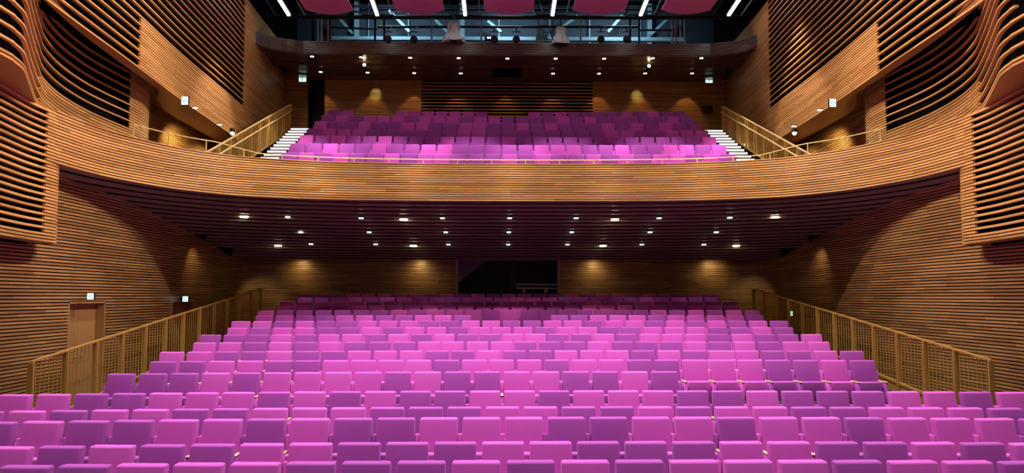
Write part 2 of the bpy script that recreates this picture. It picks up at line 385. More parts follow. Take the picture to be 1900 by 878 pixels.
# ------------------------------------------------------------------ stalls floor
ROWS = [(6.955, -1.66), (7.94, -1.68), (8.91, -1.57), (9.88, -1.59), (10.89, -1.50), (12.75, -1.40), (13.69, -1.27), (14.63, -1.16), (15.54, -1.03), (16.50, -.91),
        (17.43, -.79), (18.39, -.66), (19.36, -.54), (20.31, -.41), (21.25, -.29), (22.3, -.17), (23.27, -.05), (24.2, .08)]
fl = thing('floor', 'dark carpeted stalls floor rising in steps under the seat rows', kind='structure', loc=(0, 12, -2.7))
q = MB(); q.box(-9.7, 9.7, -1, 25.4, -2.75, -2.69); q.build('floor_slab', M['carpet'], fl)
for i, (Y, h) in enumerate(ROWS):
    y0 = (ROWS[i-1][0]+.16) if i else Y-1.0
    if i == 5: y0 = 11.9
    y1 = Y+.16
    if i == 17: y1 = 25.3
    wdt = 9.58 if i < 5 else 8.2
    q = MB(); q.box(-wdt, wdt, y0, y1, -2.7, h-1.0); q.build('step', M['carpet'], fl)
q = MB(); q.box(-9.58, 9.58, ROWS[4][0]+.16, 11.9, -2.7, -2.44); q.build('cross_aisle', M['carpet'], fl)
# ------------------------------------------------------------------ seats
def rbox(x0, x1, y0, y1, z0, z1, r, seg=3, tilt=0, pivot=0):
    bm = bmesh.new(); bmesh.ops.create_cube(bm, size=1)
    for v in bm.verts: v.co = ((x0+x1)/2+v.co.x*(x1-x0), (y0+y1)/2+v.co.y*(y1-y0), (z0+z1)/2+v.co.z*(z1-z0))
    bmesh.ops.bevel(bm, geom=list(bm.edges), offset=r, segments=seg, profile=.5, affect='EDGES')
    if tilt:
        bmesh.ops.rotate(bm, cent=(0, pivot, z0), matrix=Matrix.Rotation(-tilt, 3, 'X'), verts=bm.verts)
    return bm
def mesh_of(bm, name, m):
    me = bpy.data.meshes.new(name); bm.to_mesh(me); bm.free(); me.materials.append(m)
    me.polygons.foreach_set('use_smooth', [True]*len(me.polygons)); return me
TILT = math.radians(10)
def back_bm():     # padded back, top at z = 1.0, leaning away from the viewer
    bm = rbox(-.242, .242, -.085, .035, .44, 1.005, .024, 3)
    for v in bm.verts:
        v.co.y += (v.co.z-1.0)*math.tan(TILT)+.055
        if v.co.z > .6: v.co.x *= 1-.01*(v.co.z-.6)
    return bm
def pan_bm(): return rbox(-.225, .225, -.27, -.17, .25, .62, .025, 2, math.radians(-4), -.2)
def wing_bm(): return rbox(-.274-.029, -.274+.027, -.035, .06, .30, .80, .006, 1)
def side_bm(): return rbox(-.274-.025, -.274+.025, -.33, .02, .0, .60, .010, 1)
def arm_bm(): return rbox(-.274-.026, -.274+.026, -.34, -.03, .60, .622, .008, 1)
SEATM = {}
for key, mt in (('M', M['mag']), ('P', M['pur'])):
    SEATM[key] = dict(backrest=mesh_of(back_bm(), 'backrest', mt), seat_pan=mesh_of(pan_bm(), 'seat_pan', mt), wing=mesh_of(wing_bm(), 'wing', mt),
                      side_panel=mesh_of(side_bm(), 'side_panel', mt), armrest=mesh_of(arm_bm(), 'armrest', M['armwood']))
bm = bmesh.new(); bmesh.ops.create_cone(bm, cap_ends=True, segments=14, radius1=.03, radius2=.03, depth=.006)
for v in bm.verts: v.co = (v.co.x, -.268+v.co.z, .585+v.co.y*.62)
bmesh.ops.recalc_face_normals(bm, faces=bm.faces)
PLATE = mesh_of(bm, 'number_plate', M['brass'])
ORD = ['', 'first', 'second', 'third', 'fourth', 'fifth', 'sixth', 'seventh', 'eighth', 'ninth', 'tenth', 'eleventh', 'twelfth', 'thirteenth', 'fourteenth', 'fifteenth', 'sixteenth', 'seventeenth', 'eighteenth', 'nineteenth', 'twentieth', 'twenty-first', 'twenty-second', 'twenty-third', 'twenty-fourth', 'twenty-fifth', 'twenty-sixth', 'twenty-seventh', 'twenty-eighth', 'twenty-ninth', 'thirtieth', 'thirty-first', 'thirty-second', 'thirty-third', 'thirty-fourth', 'thirty-fifth', 'thirty-sixth', 'thirty-seventh', 'thirty-eighth', 'thirty-ninth', 'fortieth', 'forty-first', 'forty-second', 'forty-third', 'forty-fourth', 'forty-fifth', 'forty-sixth', 'forty-seventh', 'forty-eighth', 'forty-ninth', 'fiftieth']
COL = [(-10, 'MPPMMMPPPMPMPMMMPMMP'), (-10.5, 'MPMPPM'+'MPPPMMPPP'+'MMPPMPM'), (-12, 'PMPPMMP'+'MPPMMMPPMM'+'PMMPMMMP'),
       (-13.5, 'PMPMMPPM'+'MMPPPMMPPMP'+'MMPPMMMPM'), (-15, 'PMMPPMMMP'+'MPMPPMMPMMMP'+'PMPPPMMPM'),
       (-13, 'PPPMPMMM'+'MPMPPMMPPMP'), (-12.5, 'PPMMPPM'+'MMMPMMMPMMPP'+'MMMPPMP'), (-13, 'MMPPMPP'+'MMMPPMPPMMMPM'+'PMMPPMP'),
       (-12.5, 'MMPMPM'+'PPPMMMMPPPMPPP'+'MPMPMM'), (-13, 'PPPMPM'+'MPMPMPPMMPPMPMM'+'MPMPPM'), (-12.5, 'MPMMP'+'PMPMMPMMMPMMPPMM'+'MPPMP'),
       (-13, 'MMPMPPMMMPPMMPPMMPMMPMPMPMP')]
PITCH = .548
def seat_pos(m, Y, curve=.005):
    x = m*PITCH+.02; return x, Y-curve*x*x, 2*curve*x
def make_seat(c, x, y, hf, rz, label, group, last=False, plate=False):
    t = thing('theatre_seat', label, 'seat', (x, y, hf), group, rz=rz)
    for nm in ('backrest', 'seat_pan', 'wing', 'side_panel', 'armrest'):
        o = bpy.data.objects.new(nm, SEATM[c][nm]); C.objects.link(o); o.parent = t
        if nm == 'seat_pan': pan = o
        if last and nm in ('wing', 'side_panel', 'armrest'):
            o2 = bpy.data.objects.new(nm, SEATM[c][nm]); C.objects.link(o2); o2.parent = t; o2.location.x = PITCH
    if plate: o = bpy.data.objects.new('number_plate', PLATE); C.objects.link(o); o.parent = pan
    return t
WORD = {'M': 'magenta', 'P': 'purple'}
for r, (m0, s) in enumerate(COL):
    Y, h = ROWS[r]
    for i, c in enumerate(s):
        x, y, rz = seat_pos(m0+i, Y)
        make_seat(c, x, y, h-1.0, rz, f'{WORD[c]} fabric theatre seat, {ORD[i+1]} from left in {ORD[r+1]} stalls row from front',
                  f'seats in the {ORD[r+1]} stalls row', last=(i == len(s)-1), plate=True)
def seat_arrays():
    out = {}
    for c in 'MP':
        V, F, MI = [], [], []
        for nm, f in (('b', back_bm), ('p', pan_bm), ('w', wing_bm), ('s', side_bm)):
            bm = f(); bm.verts.ensure_lookup_table(); k = len(V); V += [v.co.copy() for v in bm.verts]
            F += [tuple(k+v.index for v in fc.verts) for fc in bm.faces]; MI += [0]*len(bm.faces); bm.free()
        bm = arm_bm(); k = len(V); V += [v.co.copy() for v in bm.verts]; F += [tuple(k+v.index for v in fc.verts) for fc in bm.faces]; MI += [2]*len(bm.faces); bm.free()
        out[c] = (V, F, [(1 if c == 'P' else 0) if q == 0 else 2 for q in MI])
    return out
SA = seat_arrays()
def seat_mass(name, spots, label, cat):
    V, F, MI = [], [], []
    for c, x, y, hf, rz in spots:
        sv, sf, mi = SA[c]; k = len(V); ca, sa = math.cos(rz), math.sin(rz)
        V += [(x+v.x*ca-v.y*sa, y+v.x*sa+v.y*ca, v.z+hf+CZ) for v in sv]; F += [tuple(k+i for i in f) for f in sf]; MI += mi
    me = bpy.data.meshes.new(name); me.from_pydata(V, [], F)
    for m in (M['mag'], M['pur'], M['armwood']): me.materials.append(m)
    me.polygons.foreach_set('material_index', MI); me.polygons.foreach_set('use_smooth', [True]*len(F)); me.update()
    o = bpy.data.objects.new(name, me); C.objects.link(o); return tag(o, label, cat, kind='stuff')
rs = random.Random(3)
spots = []
for r in range(12, 18):
    n = 26 if r % 2 == 0 else 27
    Y, h = ROWS[r]
    for i in range(n):
        m = i-(n-1)/2
        if r == 12 and abs(m) < 2: continue
        x, y, rz = seat_pos(m, Y); spots.append((rs.choice('MP'), x, y, h-1.0, rz))
seat_mass('rear_stalls_seats', spots, 'massed magenta and purple seats of the six rear stalls rows under the balcony', 'seats')
BROWS = [(22.1, 4.63), (23.0, 5.14), (24.05, 5.66), (24.95, 6.12), (25.9, 6.64), (26.9, 7.15), (27.95, 7.64)]
spots = []
BC = ['PMPMPPMPMMPPPMPMPPMPMPMMPMP', 'PPMPPMPPMMPPPPPMMMPPMPPMMPM']
for r, (Y, h) in enumerate(BROWS):
    for i in range(27):
        m = i-13
        if r == 6 and (-11 <= m <= -10 or abs(m) < 2 or m == -9): continue
        x, y, rz = seat_pos(m, Y, .003); c = BC[r][i] if r < 2 else rs.choice('MPP')
        spots.append((c, x, y, h-1.0, rz))
seat_mass('balcony_seats', spots, 'seven massed rows of magenta and purple seats on the balcony', 'seats')
# ------------------------------------------------------------------ balcony floor, stairs
bf = thing('balcony_floor', 'stepped dark balcony floor under the upper seat rows', kind='structure', loc=(0, 24, 3))
q = MB(); pf = offs(BAND, .15)
for a, b_ in zip(pf, pf[1:]):
    if abs(a[0]) < 8.3 and abs(b_[0]) < 8.3: q.poly([(a[0], a[1], 3.3), (b_[0], b_[1], 3.3), (b_[0], 21.7, 3.3), (a[0], 21.7, 3.3)])
q.build('front_aisle', M['carpet'], bf)
for i, (Y, h) in enumerate(BROWS):
    y0 = (BROWS[i-1][0]+.2) if i else 21.4
    q = MB(); q.box(-7.4, 7.4, y0, (Y+.2) if i < 6 else 29.3, 3.0, h-1.0); q.build('step', M['carpet'], bf)
for s, nm in ((-1, 'left'), (1, 'right')):
    st = thing('balcony_stairs', f'{nm} balcony stairs with white lights under every nosing', 'stairs', (s*7.8, 23.5, 3.3), 'lit stairs beside the balcony seats')
    for i in range(12):
        hh = 6.30-.178*i; yy = 25.35-.335*i
        xe = 8.13-.008*i
        a, b_ = sorted((s*7.42, s*xe))
        MB().box(a, b_, yy, yy+.36, hh-.16, hh).build('tread', M['step'], st)
        MB().box(a+.02, b_-.02, yy-.022, yy-.002, hh-.085, hh-.035).build('step_light', M['led'], st)
    a, b_ = sorted((s*7.42, s*9.42))
    MB().box(a, b_, 25.68, 29.24, 5.9, 6.3).build('landing', M['carpet'], st)
# ------------------------------------------------------------------ balustrades
def balustrade(s, y0, h0, y1, h1, x, n, label, group, hb=1.08, per=8, foot=True, hand2=None, x1=None):
    t = thing('balustrade', label, 'railing', (s*x, (y0+y1)/2, min(h0, h1)-hb), group)
    P = lambda u, dz=0: (s*x, y0+(y1-y0)*u, h0+(h1-h0)*u+dz)
    MB().bar(P(0), P(1), .05, .035).build('handrail', M['goldl'] if hand2 else M['gold'], t)
    MB().bar(P(0, -hb), P(1, -hb), .04, .05).build('base_rail', M['gold'], t)
    if hand2:
        a, b_ = P(-.02, -.22), P(1.0, -.22); MB().tube((a[0]-s*.08, a[1], a[2]), (b_[0]-s*.08, b_[1], b_[2]), .022, 8).build('inner_handrail', M['goldl'], t)
    for i in range(n+1):
        p = P(i/n); MB().box(p[0]-.045, p[0]+.045, p[1]-.022, p[1]+.022, p[2]-hb-.05, p[2]-.01).build('post', M['gold'], t)
        if i < n:
            for j in range(1, per):
                p = P((i+j/per)/n); MB().tube((p[0], p[1], p[2]-hb), (p[0], p[1], p[2]-.01), .0085, 5, caps=False).build('baluster', M['gold'], t)
    return t
for s, nm in ((-1, 'left'), (1, 'right')):
    balustrade(s, 11.75, -1.105, 22.75, .25, 8.2, 12, f'gold balustrade with thin balusters climbing beside the {nm} stalls aisle', 'stalls balustrades')
    MB().box(*sorted((s*8.17, s*8.25)), 11.9, 25.3, -2.7, -2.4).build('kerb', M['gold'], fl)
    q = MB()
    pts = [(s*8.2, 11.75, -2.7), (s*8.2, 22.75, -2.7), (s*8.2, 22.75, -.85), (s*8.2, 11.75, -2.2)]
    q.poly(pts if s > 0 else pts[::-1]); q.poly([(p[0]+s*.04, p[1], p[2]) for p in (pts[::-1] if s > 0 else pts)]); q.build('stringer', M['gold'], fl)
    balustrade(s, 18.35, 3.86, 25.6, 7.25, 8.22, 9, f'gold stair balustrade with double handrail beside the {nm} balcony stairs', 'balcony stair balustrades', hb=1.0, per=9, hand2=True)
# rail on top of the balcony front
pr = thing('parapet_rail', 'thin gold safety rail on short posts along the balcony front', 'railing', (0, 18.6, 3.6))
RP = offs(BAND, .08)
def rail_h(x):
    a = abs(x); t = min(1, max(0, (a-6.6)/.9)); return 3.745+(3.93-3.745)*t
rp = [p for p in RP if p[1] > 15.6]
q = MB()
for a, b_ in zip(rp, rp[1:]): q.tube((a[0], a[1], rail_h(a[0])), (b_[0], b_[1], rail_h(b_[0])), .014, 6)
q.build('handrail', M['goldl'], pr)
acc = 0; nextp = 0
for a, b_ in zip(rp, rp[1:]):
    L_ = math.hypot(b_[0]-a[0], b_[1]-a[1])
    while acc+L_ >= nextp:
        t_ = (nextp-acc)/L_; px_, py_ = a[0]+(b_[0]-a[0])*t_, a[1]+(b_[1]-a[1])*t_
        MB().box(px_-.012, px_+.012, py_-.01, py_+.01, 3.6, rail_h(px_)).build('post', M['goldl'], pr); nextp += .935
    acc += L_
# ------------------------------------------------------------------ upper back wall, gallery band, soffit
ub = thing('balcony_back_wall', 'slatted back wall behind the balcony seats with an open wide-slat centre', kind='structure', loc=(0, 29.4, 6))
p = .073
for k in range(46):
    h = 6.2+k*p
    for x0, x1 in ((-9.6, -8.62), (-7.9, -3.72), (3.75, 9.6)):
        if x0 == -7.9 or x0 == 3.75 or True:
            q = MB(); q.sweep([(x0, 29.3), (x1, 29.3)], h, p*T, .05); q.build('slat', M['oak'], ub)
    if k % 2 == 0: MB().sweep([(-3.72, 29.3), (3.75, 29.3)], h, p*.62, .09).build('wide_slat', M['oak'], ub)
q = MB(); q.box(-9.7, -8.6, 29.36, 29.4, 5.5, 9.6); q.box(-7.92, -3.72, 29.36, 29.4, 5.5, 9.6); q.box(3.75, 9.7, 29.36, 29.4, 5.5, 9.6); q.box(-9.7, 9.7, 30.2, 30.3, 5.5, 9.6); q.build('backing', M['black'], ub)
dd = thing('door_3', 'dark open doorway left of the balcony back wall', kind='structure', loc=(-8.25, 29.4, 6.3))
q = MB(); q.box(-8.6, -7.93, 29.9, 29.95, 6.2, 9.3); q.build('leaf', M['dark'], dd)
gb = thing('upper_gallery_front', 'dark curved slatted front of the lighting gallery above the balcony', kind='structure', loc=(0, 26.4, 9.5))
GB_L = [(-9.55, 25.2), (-9.42, 25.45), (-9.2, 25.75), (-8.85, 26.05), (-8.2, 26.28), (-7.2, 26.38), (0, 26.4)]
GB = smooth_path(GB_L+[(-x, y) for x, y in GB_L[-2::-1]], .3)
for k in range(7): MB().sweep(GB, 9.53+k*.068, .068*T, .05).build('slat', M['walnutd'], gb)
MB().sweep(offs(GB, .05), 9.53, .46, .1).build('backing', M['black'], gb)
for i in range(5):
    pts = inside(offs(GB, .05+i*.58), 9.58, 29.35); MB().sweep(pts, 9.49+.02*(i % 2)-.03*i, .05, .55).build('soffit_board', M['walnutd'], gb)
q = MB(); q.box(-9.7, 9.7, 26.6, 30.3, 9.62, 9.7); q.build('deck', M['black'], gb)
# ------------------------------------------------------------------ lamps in the soffits
def sphere(q, c, r, n=8, m=6, sz=1):
    for i in range(m):
        for j in range(n):
            def pt(a, b_): t = math.pi*a/m; u = 2*math.pi*b_/n; return (c[0]+r*math.sin(t)*math.cos(u), c[1]+r*math.sin(t)*math.sin(u), c[2]+r*sz*math.cos(t))
            q.poly([pt(i, j), pt(i+1, j), pt(i+1, j+1), pt(i, j+1)] if 0 < i < m-1 else ([pt(i, j), pt(i+1, j), pt(i+1, j+1)] if i == 0 else [pt(i, j), pt(i+1, j), pt(i, j+1)]))
def downlight(x, y, h, label, group, m, r=.05, halo=True, warm=False):
    t = thing('downlight', label, 'ceiling light', (x, y, h), group)
    MB().tube((x, y, h-.004), (x, y, h+.03), r*1.12, 12).build('trim_ring', M['soffit'], t)
    MB().tube((x, y, h-.012), (x, y, h-.005), r, 12).build('lens', m, t)
def solve_under(px, py):
    Y = 17.0
    while Y < 25.2:
        p_ = at(px, py, Y)
        if abs(p_[0]) < 8 and p_[1] > xbandY(p_[0])+.1 and p_[2] >= ceil_h(p_[0], p_[1])-.02: return p_
        Y += .03
    return p_
W = [[(361, 391), (534, 402), (670, 404), (821, 404), (945.5, 404), (1069, 404), (1223, 404), (1354, 403), (1527, 393)],
     [(409, 424), (558, 430), (685, 430), (827, 430), (944, 430), (1061, 430), (1206, 430), (1329, 430), (1476, 425)],
     [(447, 451), (577, 452), (697, 452.5), (832, 453), (943, 453), (1053, 453), (1191, 453), (1306, 453), (1435, 452)]]
for r, row in enumerate(W):
    for i, (px, py) in enumerate(row):
        p_ = solve_under(px, py)
        t = thing('downlight', f'small white downlight under the balcony, {ORD[i+1]} from left in {["front", "middle", "rear"][r]} row', 'ceiling light', p_, 'small white downlights under the balcony')
        if r == 2: spot(p_[0], p_[1], p_[2]-.06, 22, 75, .8, (1, .95, .9), rad=.04)
        x, y, h = p_; MB().box(x-.06, x+.06, y-.045, y+.045, h-.032, h-.005).build('lens', M['down'], t); MB().box(x-.07, x+.07, y-.055, y+.055, h-.004, h+.02).build('trim_ring', M['steeld'], t)
G = [(453, 401), (749, 406), (1141, 406), (1438, 402), (516, 454.5), (767, 455), (1119, 455), (1366, 455)]
for i, (px, py) in enumerate(G):
    x, y, h = solve_under(px, py)
    t = thing('downlight', f'bright warm recessed downlight under the balcony, {ORD[i % 4+1]} from left in {"front" if i < 4 else "rear"} row', 'ceiling light', (x, y, h), 'warm recessed downlights under the balcony')
    MB().tube((x, y, h-.01), (x, y, h+.02), .14, 16).build('trim_ring', M['goldl'], t); MB().tube((x, y, h-.045), (x, y, h-.011), .11, 16).build('lens', M['glow'], t)
    if i >= 4: spot(x*1.0, 24.85, 1.22, 15, 150, 1, (1, .84, .42), target=(x*1.0, 25.3, .75), rad=.05)
    else: spot(x, y, h-.08, 30, 100, .8, (1, .8, .5), target=(x, y, -2), rad=.05)
for s in (-1, 1): spot(s*8.3, 23.8, .9, 22, 80, .8, (1, .85, .45), target=(s*8.9, 24.8, -.2), rad=.05); spot(s*9.1, 20.6, 1.7, 26, 90, .9, (1, .8, .4), target=(s*9.6, 21, .4), rad=.05)
U1 = [(579, 104.7), (670, 106), (761, 107), (851, 107.7), (941.5, 108.4), (1031, 108.5), (1121, 108.6), (1211, 108), (1301.5, 107.8)]
U2 = [(595, 133.3), (682, 134.5), (768.5, 135.5), (855, 136), (1026, 136.4), (1111.5, 136.4), (1197, 136), (1284, 136)]
for r, (row, hh) in enumerate(((U1, 9.46), (U2, 9.36))):
    for i, (px, py) in enumerate(row):
        x, y, h = at_h(px, py, hh-.02)
        downlight(x, y, h, f'round white downlight in the upper soffit, {ORD[i+1]} from left in {"front" if r == 0 else "rear"} row', 'round downlights in the upper soffit', M['down'], .075)
for px in (600, 692, 768, 850, 938, 1025, 1108, 1186, 1272):
    x = at(px, 180, 29.3)[0]; spot(x, 28.75, 9.3, 26, 66, .35, (1, .62, .22), target=(x, 29.15, 7.2), rad=.02)
for i, (px, py, tx) in enumerate(((677, 122, 697), (1203, 124, 1182))):
    x, y, h = at_h(px, py, 9.36); t = thing('spotlight', f'{("left", "right")[i]} bright angled spotlight hanging from the upper soffit', 'spotlight', (x, y, h), 'angled spotlights under the upper gallery')
    MB().tube((x, y, h), (x, y, h+.1), .03, 8).build('stem', M['steeld'], t); MB().tube((x, y-.1, h-.02), (x, y+.16, h-.12), .07, 12).build('can', M['steeld'], t); MB().tube((x, y-.14, h+.0), (x, y-.11, h-.01), .06, 12).build('lens', M['glow'], t)
    T_ = at(tx, 168, 29.3); spot(T_[0], 28.6, 9.1, 14, 44, .8, (.8, 1, .35), target=(T_[0], 29.3, 8.75), rad=.02)
# lamps under the side soffits, with an added recess fill
for s, nm in ((-1, 'left'), (1, 'right')):
    pos = [((362, 200), (407, 231)), ((1521, 204), (1473, 234))][0 if s < 0 else 1]
    for i, (px, py) in enumerate(pos):
        x, y, h = at_h(px, py, 5.42); downlight(x, y, h, f'{("front", "rear")[i]} round downlight under the {nm} side soffit', 'downlights under the side soffits', M['down'], .07)
    px, py = ((431, 243), (1474, 243))[0 if s < 0 else 1]
    x, y, h = at_h(px, py, 5.38); t = thing('spotlight', f'bright {nm} spotlight at the end of the side soffit', 'spotlight', (x, y, h), 'soffit end spotlights')
    MB().tube((x, y, h-.05), (x, y, h+.08), .08, 12).build('can', M['steeld'], t); q = MB(); sphere(q, (x, y, h-.07), .07); q.build('bulb', M['glow'], t)
    spot(s*10.3, 22.4, 5.4, 120, 125, .8, (1, .82, .4), target=(s*11.2, 22.9, 4.6), rad=.05)
    spot(s*9.0, 24.4, 5.5, 70, 120, .8, (1, .85, .35), target=(s*8.3, 22.8, 4.5), rad=.05)
    spot(s*10.2, 25.0, 5.4, 110, 125, .8, (1, .75, .4), target=(s*11.2, 25.0, 4.2), rad=.05)  # added fill lamp that brightens the recess wall
# ------------------------------------------------------------------ exit signs
def exit_sign(px, py, Y, label, w_=.2, h_=.17):
    x, y, h = at(px, py, Y)
    t = thing('exit_sign', label, 'exit sign', (x, y, h), 'lit exit signs')
    MB().box(x-w_/2-.012, x+w_/2+.012, y-.0, y+.06, h-h_/2-.012, h+h_/2+.012).build('housing', M['dark'], t)
    MB().box(x-w_/2, x+w_/2, y-.012, y-.001, h-h_/2, h+h_/2).build('face', M['exitw'], t)
    q = MB(); yy = y-.018
    def pl(P): q.poly([(x+a*w_, yy, h+b_*h_) for a, b_ in P])
    pl([(.0, -.38), (.1, -.38), (.1, .38), (.0, .38)]); pl([(-.32, -.05), (-.15, -.3), (-.08, -.24), (-.2, .02)]); pl([(-.25, .0), (-.12, .02), (-.1, .25), (-.2, .25)]); pl([(-.18, .28), (-.1, .28), (-.1, .4), (-.18, .4)]); pl([(.18, -.06), (.34, -.06), (.34, .06), (.18, .06)]); pl([(.34, -.16), (.44, 0), (.34, .16)])
    q.build('pictogram', M['exitg'], t); return t
exit_sign(168, 550, 15.2, 'lit exit sign above the front oak door on the left wall', .13, .13)
exit_sign(344, 555, 20.0, 'lit exit sign above the further door on the left wall', .15, .15)
exit_sign(561.5, 147, 29.0, 'lit exit sign high left at the back of the balcony', .30, .22)
exit_sign(1315.5, 149, 29.0, 'lit exit sign high right at the back of the balcony', .30, .22)
exit_sign(343, 187, 18.55, 'lit exit sign under the left side soffit', .17, .22)
exit_sign(1545, 191, 18.4, 'lit exit sign under the right side soffit', .17, .22)
exit_sign(1468, 582, 20.2, 'small lit sign behind the right stalls balustrade', .08, .13)
# ------------------------------------------------------------------ speaker box under the gallery
x, y, h = at(940, 136, 28.0)
t = thing('loudspeaker', 'black loudspeaker box hanging under the centre of the upper gallery', 'loudspeaker', (x, y, h-.3))
MB().box(x-.62, x+.66, y-.2, y+.4, h-.3, h+.28).build('cabinet', M['dark'], t); MB().box(x-.56, x+.60, y-.215, y-.201, h-.25, h+.2).build('grille', M['black'], t)
MB().box(x-.3, x-.25, y, y+.05, h+.28, h+.6).build('bracket', M['steeld'], t)
x, y, h = at(1318, 202, 29.0)
t = thing('camera_box', 'small black equipment boxes on the right back wall of the balcony', 'equipment', (x, y, h-.15)); MB().box(x-.3, x+.1, y, y+.2, h-.15, h+.15).build('body', M['dark'], t); MB().tube((x, y, h), (x, y-.12, h), .05, 10).build('lens', M['steeld'], t)
# ------------------------------------------------------------------ lighting gallery above
ce = thing('ceiling', 'black hall ceiling above the lighting gallery', kind='structure', loc=(0, 18, 13.6))
MB().box(-10.5, 10.5, -2, 31.2, 13.6, 13.7).build('slab', M['black'], ce)
for i in range(12): MB().box(-10, 10, 9+i*1.9, 9.18+i*1.9, 13.3, 13.6).build('joist', M['steeld'], ce)
tw = thing('wall_gallery', 'dark blue grey wall at the back of the lighting gallery', kind='structure', loc=(0, 31, 9.6))
q = MB(); q.box(-10, 10, 31, 31.1, 9.4, 13.7); q.build('cladding', M['blueg'], tw)
MB().box(-9.95, -9.65, 24, 31, 9.4, 13.7).build('cheek', M['black'], tw); MB().box(9.65, 9.95, 24, 31, 9.4, 13.7).build('cheek', M['black'], tw)
MB().box(-9.7, -9.55, 3, 29.3, 10.76, 13.6).build('cheek', M['black'], tw); MB().box(9.55, 9.7, 3, 29.3, 10.76, 13.6).build('cheek', M['black'], tw)
gr = thing('gallery_guard_rail', 'dark steel guard rail with posts along the lighting gallery', 'railing', (0, 26.7, 9.98))
for px in (596, 613, 696, 713, 801, 893, 1077, 1169, 1186, 1247, 1270):
    a = at(px, 82, 26.75); b_ = at(px, 33, 26.75); MB().tube(a, b_, .045, 8).build('post', M['steeld'] if px in (613, 713, 1169, 696, 1186) else M['steel'], gr)
for (xa, ya, xb, yb, r, mm) in ((560, 32, 1345, 33, .075, 'steeld'), (613, 51, 700, 54, .04, 'steeld'), (700, 50, 1185, 50, .05, 'steeld'), (1185, 56, 1250, 56, .04, 'steeld'), (615, 74, 1250, 77, .03, 'steel')):
    MB().tube(at(xa, ya, 26.75), at(xb, yb, 26.75), r, 8).build('rail', M[mm], gr)
for px in (608, 1254): 
    o = MB().tube(at(px, 82, 26.9), at(px, 32, 26.9), .035, 8).build('red_tube_lamp', M['red'], None); tag(o, f'{"left" if px < 900 else "right"} upright red tube at the gallery end', 'tube', 'red tubes in the gallery')
bs = thing('roof_steelwork', 'pale blue grey steel beams and diagonal braces behind the lighting gallery', 'steel beams', (0, 29.5, 9.7))
MB().bar(at(615, 72, 29.6), at(1270, 74, 29.6), .1, .2).build('beam', M['steel'], bs)
for px in (662, 858, 1205): MB().bar(at(px, 85, 30.5), at(px, -6, 30.5), .2, .2, up=(0, 1, 0)).build('column', M['steel'], bs)
for (xa, ya, xb, yb) in ((626, 30, 654, 62), (808, 38, 834, 64), (1072, 30, 1042, 52), (1240, 34, 1206, 66), (1154, 30, 1128, 60), (722, 20, 760, 60), (905, 40, 930, 60)):
    MB().bar(at(xa, ya, 30.2), at(xb, yb, 30.2), .12, .16, up=(0, 1, 0)).build('brace', M['steel'], bs)
for yy in (12, 22): MB().bar(at(540, yy, 30.4), at(1345, yy, 30.4), .06, .08).build('purlin', M['steeld'], bs)
for i in range(9):
    px = 590+i*84+(10 if i % 2 else 0); MB().bar(at(px, 84, 30.8), at(px, 0, 30.8), .05, .05, up=(0, 1, 0)).build('hanger', M['steel'], bs)
ld = thing('ladder', 'pale steel ladder and gusset plate at the middle of the gallery', 'ladder', (1.5, 28, 9.9))
for dx in (0, 16): MB().bar(at(985+dx, 2, 28), at(1012+dx, 80, 28), .05, .05, up=(0, 1, 0)).build('stile', M['steel'], ld)
for k in range(6): MB().bar(at(988+k*4.5, 8+k*13, 28), at(1003+k*4.5, 8+k*13, 28), .03, .03).build('rung', M['steel'], ld)
a = [at(997, 52, 28.1), at(1008, 52, 28.1), at(1022, 82, 28.1), at(993, 82, 28.1)]
q = MB(); q.poly(a); q.poly([(p_[0], p_[1]+.04, p_[2]) for p_ in a][::-1]); q.build('gusset_plate', M['cloth'], ld)
def bag(px, py0, py1, wpx, label, seed):
    a = at(px, py0, 26.3); b_ = at(px, py1, 26.3); rr = random.Random(seed); H = a[2]-b_[2]; R = wpx/1267*26.3/2
    t = thing('covered_moving_light', label, 'covered lamp', b_, 'covered lamps in the gallery')
    q = MB(); n = 28; m = 12; ph = rr.random()*6
    def pt(i, j):
        u = i/m; prof = (.0, .46, .60, .60, .55, .55, .60, .68, .76, .86, .94, 1.0, .97)[i]
        fold = 1+(.03+.10*u)*math.sin(j*2*math.pi/n*5+ph)+.10*math.sin(j*2*math.pi/n*3+ph*2)
        ang = 2*math.pi*j/n; return (a[0]+R*prof*fold*math.cos(ang), a[1]+.6*R*prof*fold*math.sin(ang), a[2]-H*u**.9-.02*math.sin(3*ang))
    for i in range(m):
        for j in range(n):
            if i == 0: q.poly([pt(0, 0), pt(1, j), pt(1, (j+1) % n)][::1])
            else: q.poly([pt(i, j), pt(i+1, j), pt(i+1, (j+1) % n), pt(i, (j+1) % n)])
    q.build('plastic_cover', M['cloth'], t, smooth=True)
    MB().tube((a[0], a[1], a[2]-.05), (a[0], a[1], a[2]+.3), .03, 6).build('hook', M['steeld'], t)
    MB().tube((b_[0], b_[1], b_[2]-.02), (b_[0], b_[1], b_[2]+.3), .10, 10).build('lamp_body', M['dark'], t)
bag(843, 37, 77, 40, 'moving light under a crumpled white plastic cover, left of centre', 2); bag(1040, 47, 82, 33, 'moving light under a crumpled white plastic cover, right of centre', 5)
